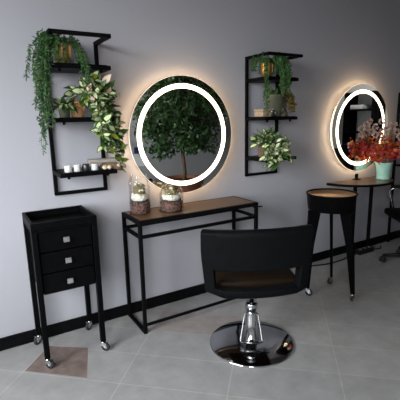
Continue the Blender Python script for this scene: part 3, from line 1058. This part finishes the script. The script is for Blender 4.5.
# pale wooden box and a small figurine on the same board
t = thing('wooden_box', 'small pale wooden box at the left of the right shelf middle board', 'box', (RS[0] + 0.050, -0.155, bz))
MB().box(-0.042, 0.042, -0.05, 0.05, 0, 0.040, 0.003).build('box_body', 'pale_wood', t)
MB().box(-0.044, 0.044, -0.052, 0.052, 0.0405, 0.056, 0.004).build('lid', 'pale_wood', t)
t = thing('figurine', 'tiny black and white figurine between the wooden box and grey-green pot', 'figurine', (RS[0] + 0.112, -0.200, bz), 0.3)
bd = MB().ball((0, 0, 0.02), 0.016, 0, 12, 8, (1.25, 0.8, 1.0)).ball((-0.014, 0, 0.040), 0.011, 0, 10, 6)
for x in (-0.012, 0.012):
    for y in (-0.006, 0.006):
        bd.tube([(x, y, 0), (x, y, 0.018)], 0.0045, 8)
bd.build('body', 'black_glaze', t)
pa = MB().ball((0.006, -0.009, 0.024), 0.009, 0, 10, 6, (1, 0.55, 1)).ball((-0.022, 0, 0.037), 0.006, 0, 8, 5)
pa.tube([(-0.016, -0.005, 0.047), (-0.018, -0.006, 0.057)], [0.004, 0.001], 6).tube([(-0.016, 0.005, 0.047), (-0.018, 0.006, 0.057)], [0.004, 0.001], 6)
pa.build('white_patches', 'white_glaze', t)

# bushy variegated plant, bottom board of the right shelf
bz = RS[2] + BZ[0]
t = thing('variegated_plant', 'bushy cream and green plant in a wooden pot on the right shelf bottom board', 'plant', (RS[0] + 0.110, -0.145, bz))
MB().box(-0.055, 0.06, -0.05, 0.05, 0, 0.085, 0.004).build('pot', 'bark_brown', t)
MB().box(-0.047, 0.051, -0.041, 0.041, 0.085, 0.090).build('soil', 'soil', t)
S_ = []
for q in range(7):
    S_.append((strand((smooth_rand(-0.05, 0.05), -0.03, 0.09), (smooth_rand(-0.09, 0.07), smooth_rand(-0.10, -0.06), 0), smooth_rand(0.05, 0.10), smooth_rand(0.15, 0.24), 8), 0.75))
for q in range(7):
    S_.append((strand((-0.03, -0.04, 0.09), (smooth_rand(-0.07, 0.03), smooth_rand(-0.09, -0.06), 0), 0.02, smooth_rand(0.10, 0.20), 7), 0.7))
for q in range(2):
    S_.append((strand((0.04, -0.03, 0.09), (smooth_rand(0.09, 0.12), smooth_rand(-0.08, -0.02), 0), 0.05, smooth_rand(0.12, 0.16), 8), 0.8))
hoya(t, S_, HM[:3] + ['leaf_green', 'leaf_green'], 0.062, 2, 0.135, crown=125, crown_c=(-0.02, -0.025, 0.11), crown_r=0.105, zmin=0.03)

# ------------------------------------------------------------------ ornaments on the bottom board of the left shelf
bz = LS[2] + BZ[0]
blocks = [(0.052, 'white_glaze', 'white ceramic cup at the left end of the left shelf bottom board'),
          (0.102, 'white_glaze', 'white ceramic cup left of the black cup on the bottom board'),
          (0.152, 'black_glaze', 'black ceramic cup in the row of white cups on the left shelf'),
          (0.202, 'white_glaze', 'white ceramic cup right of the black cup, under the wood slab')]
for x, mt, lab in blocks:
    t = thing('ceramic_cup', lab, 'cup', (LS[0] + x, -0.195, bz), 0, 'small cups on the bottom board')
    w = 0.021
    MB().lathe([(0, 0), (w * 0.92, 0), (w, 0.003), (w, 0.036), (w - 0.002, 0.039), (w - 0.004, 0.036), (w - 0.004, 0.008), (0, 0.008)], n=24).build('body', mt, t)
    MB().lathe([(0, 0.009), (w - 0.005, 0.009), (w - 0.005, 0.030), (0, 0.031)], n=20).build('wax', 'white_glaze' if mt == 'white_glaze' else 'dark_gravel', t)
t = thing('driftwood', 'brown knobbly driftwood with cream shells at the right end of the left shelf', 'driftwood', (LS[0] + 0.275, -0.195, bz))
db = MB()
db.tube([(-0.035, 0.01, 0.016), (-0.01, 0.0, 0.0195), (0.02, -0.01, 0.0195), (0.055, -0.02, 0.014), (0.085, -0.03, -0.002)], [0.013, 0.019, 0.019, 0.021, 0.013], 10)
db.tube([(0.0, 0.0, 0.019), (0.03, 0.03, 0.018), (0.06, 0.05, 0.014)], [0.016, 0.014, 0.007], 8)
db.build('branch', 'bark_brown', t)
for (x, y, z, r_) in ((-0.022, -0.030, 0.014, 0.014), (0.006, -0.034, 0.013, 0.013), (0.060, -0.036, 0.020, 0.011)):
    MB().ball((x, y, z), r_, 0, 10, 6, (1.1, 0.7, 0.95)).build('shell', 'shell', t)
sl = MB().box(-0.085, 0.075, -0.032, 0.034, 0.0, 0.022, 0.004)
o = sl.build('wood_slab', 'driftwood')
o.location = (LS[0] + 0.255, -0.180, bz + 0.0395)
o.rotation_euler = (0, 0, -0.1)
tag(o, 'flat weathered grey wood slab lying across the cup and driftwood', 'wood slab')

# ------------------------------------------------------------------ flower vase on the half-moon table
t = thing('flower_vase', 'aqua vase of red and orange autumn flowers on the half-moon table', 'vase', (3.415, -0.175, 0.7437))
MB().lathe([(0, 0), (0.062, 0), (0.066, 0.006), (0.060, 0.014), (0.058, 0.03), (0.066, 0.10), (0.078, 0.150), (0.082, 0.158), (0.078, 0.162), (0.070, 0.150), (0.056, 0.05), (0, 0.04)], n=36).build('vase', 'aqua', t)
fo, sm, bl = MB(), MB(), MB()
for q in range(42):
    a = random.random() * 2 * PI
    rr = smooth_rand(0.05, 0.19)
    top = Vector((rr * math.cos(a) , rr * math.sin(a) * 0.75, smooth_rand(0.18, 0.36) + 0.10 * (1 - rr / 0.19)))
    top.y = min(top.y, 0.085)
    base = Vector((0.04 * math.cos(a), 0.04 * math.sin(a), 0.12))
    mid = base.lerp(top, 0.5) + Vector((0, 0, 0.03))
    sm.tube([base, mid, top], 0.002, 5)
    low = top.z < 0.34
    for w in range(22):
        p_ = mid.lerp(top, random.random()) + rnd_dir() * 0.028
        d = rnd_dir() + Vector((0, -0.2, 0.1))
        p_.y = min(p_.y, 0.075)
        fo.leaf(p_, d, rnd_dir(), smooth_rand(0.02, 0.045), 0.022, random.choice([0, 0, 0, 1, 2] if low else [0, 2, 3, 3]), curl=0.2)
for (x, y, z, r_) in ((0.055, -0.03, 0.50, 0.036), (0.085, -0.09, 0.40, 0.033), (-0.03, -0.02, 0.47, 0.032), (0.03, 0.06, 0.44, 0.033), (-0.10, 0.04, 0.42, 0.03), (0.13, -0.03, 0.44, 0.03), (-0.07, 0.07, 0.49, 0.03), (0.0, 0.05, 0.54, 0.03)):
    sm.tube([(0, 0, 0.13), (x * 0.5, y * 0.5, z * 0.6), (x, y, z)], 0.0022, 5)
    for w in range(46):
        v = rnd_dir()
        bl.leaf(Vector((x, y, z)) + v * r_ * 0.6, v + rnd_dir() * 0.5, rnd_dir(), r_ * 0.65, r_ * 0.5, 0, curl=0.1)
fo.build('leaves', ['red_leaf', 'orange_leaf', 'mauve', 'orange_leaf'], t)
sm.build('stems', 'stem', t)
bl.build('blossoms', 'blush', t)

# ------------------------------------------------------------------ seen in the mirrors: ficus tree, notices, dark cabinet
t = thing('ficus_tree', 'leafy green indoor tree in a terracotta pot reflected in the large mirror', 'tree', (2.66, -2.55, 0))
pot(t, [(0, 0), (0.19, 0), (0.20, 0.01), (0.25, 0.43), (0.285, 0.435), (0.285, 0.52), (0.26, 0.52), (0.255, 0.46), (0, 0.46)], 'terracotta', 0.47, 0.255)
tk = MB()
tk.tube([(0, 0, 0.45), (0.01, 0.01, 0.6), (-0.01, 0, 0.9), (0.0, 0.01, 1.25), (0.01, 0, 1.8)], [0.035, 0.03, 0.026, 0.02, 0.008], 10)
fo = MB()
random.seed(21)
for q in range(84):
    a = random.random() * 2 * PI
    z0 = smooth_rand(0.92, 1.8)
    ln = 0.70 * math.sin(PI * min(1, max(0.08, (z0 - 0.62) / 1.5))) * smooth_rand(0.75, 1.05)
    d = Vector((math.cos(a), math.sin(a), smooth_rand(0.0, 0.55)))
    tip = Vector((0, 0, z0)) + d * ln
    pts = [Vector((0, 0, z0)), Vector((0, 0, z0)) + d * ln * 0.5 + Vector((0, 0, 0.03)), tip - Vector((0, 0, 0.04))]
    tk.tube(pts, [0.009, 0.006, 0.002], 5)
    for w in range(74):
        f_ = 0.25 + 0.75 * math.sqrt(random.random())
        p_ = pts[0].lerp(pts[2], f_) + rnd_dir() * 0.10
        fo.leaf(p_, rnd_dir() + Vector((0, 0, -0.45)), rnd_dir() + Vector((0, 0, 0.8)), smooth_rand(0.05, 0.085), 0.034, 0, curl=0.15)
tk.build('trunk', 'bark_brown', t)
fo.build('foliage', 'ficus', t)



def added_spot(loc, target, power, label):  # unseen spot added to brighten the walls that the mirrors reflect
    t = thing('added_spotlight', label, 'spotlight', loc, 0, 'added fill spotlights')
    d = (Vector(target) - Vector(loc)).normalized()
    MB().tube([(0, 0, 0), (0, 0, -0.06)], 0.012, 10).build('bracket', 'black_metal', t)  # invented fixture around the added lamp
    hd = MB()
    hd.T = Matrix.Translation((0, 0, -0.09)) @ d.to_track_quat('-Z', 'Y').to_matrix().to_4x4()
    hd.lathe([(0, 0.05), (0.035, 0.05), (0.04, 0.04), (0.04, -0.06), (0.034, -0.06), (0.034, -0.02), (0, -0.02)], n=24)
    hd.build('housing', 'black_metal', t)
    l = bpy.data.lights.new('added_fill_spot', 'SPOT')
    l.energy = power
    l.color = (1.0, 0.93, 0.84)
    l.spot_size = math.radians(75)
    l.spot_blend = 0.6
    l.shadow_soft_size = 0.03
    o = bpy.data.objects.new('added_fill_spot', l)
    COL.objects.link(o)
    o.parent = t
    o.location = Vector((0, 0, -0.09)) + d * 0.07
    o.rotation_euler = d.to_track_quat('-Z', 'Y').to_euler()


added_spot((1.7, -1.9, RH), (2.3, RY0, 1.2), 80, 'added unseen spotlight brightening the rear wall behind the tree')
added_spot((5.2, -1.6, RH), (RX1, -2.5, 1.1), 110, 'added unseen spotlight brightening the right wall by the cabinet')

t = thing('wall_notice', 'navy and white notice on the rear wall, seen at the mirror left edge', 'notice', (2.37, RY0, 0.62))
MB().box(-0.09, 0.09, 0.001, 0.008, 0, 0.20).build('sheet', 'paper', t)
MB().box(-0.09, 0.09, 0.001, 0.010, 0.201, 0.30).build('header', 'navy', t)
o = MB().box(2.29, 2.41, RY0 + 0.001, RY0 + 0.02, 1.11, 1.17, 0.003).build('wall_plaque', 'plastic')
tag(o, 'small black plaque on the rear wall above the notice', 'plaque')

t = thing('display_cabinet', 'dark display cabinet at the right wall, reflected in the second mirror', 'cabinet', (RX1 - 0.02, -2.35, 0))
cb = MB()
for y0 in (-0.30, 0.28):
    cb.box(-0.36, 0, y0, y0 + 0.022, 0, 1.75, 0.002)
for z in (0.02, 0.62, 1.02, 1.42, 1.72):
    cb.box(-0.355, -0.012, -0.278, 0.28, z, z + 0.025, 0.002)
cb.build('carcass', 'black_lacquer', t)
for (y, z, w, h, mt, nm, lab) in ((-0.1, 1.4455, 0.26, 0.08, 'white_glaze', 'folded_towel', 'white folded towel stack on the upper shelf of the dark cabinet'),
                                  (-0.12, 0.6455, 0.24, 0.20, 'paper', 'storage_box', 'pale box on the lower shelf of the dark cabinet'),
                                  (0.12, 1.0455, 0.22, 0.10, 'driftwood', 'storage_box', 'grey box on the middle shelf of the dark cabinet')):
    o = MB().box(RX1 - 0.30, RX1 - 0.08, -2.35 + y - w / 2, -2.35 + y + w / 2, z, z + h, 0.012, seg=2, smooth=True).build(nm, mt)
    tag(o, lab, 'towels' if nm == 'folded_towel' else 'box')
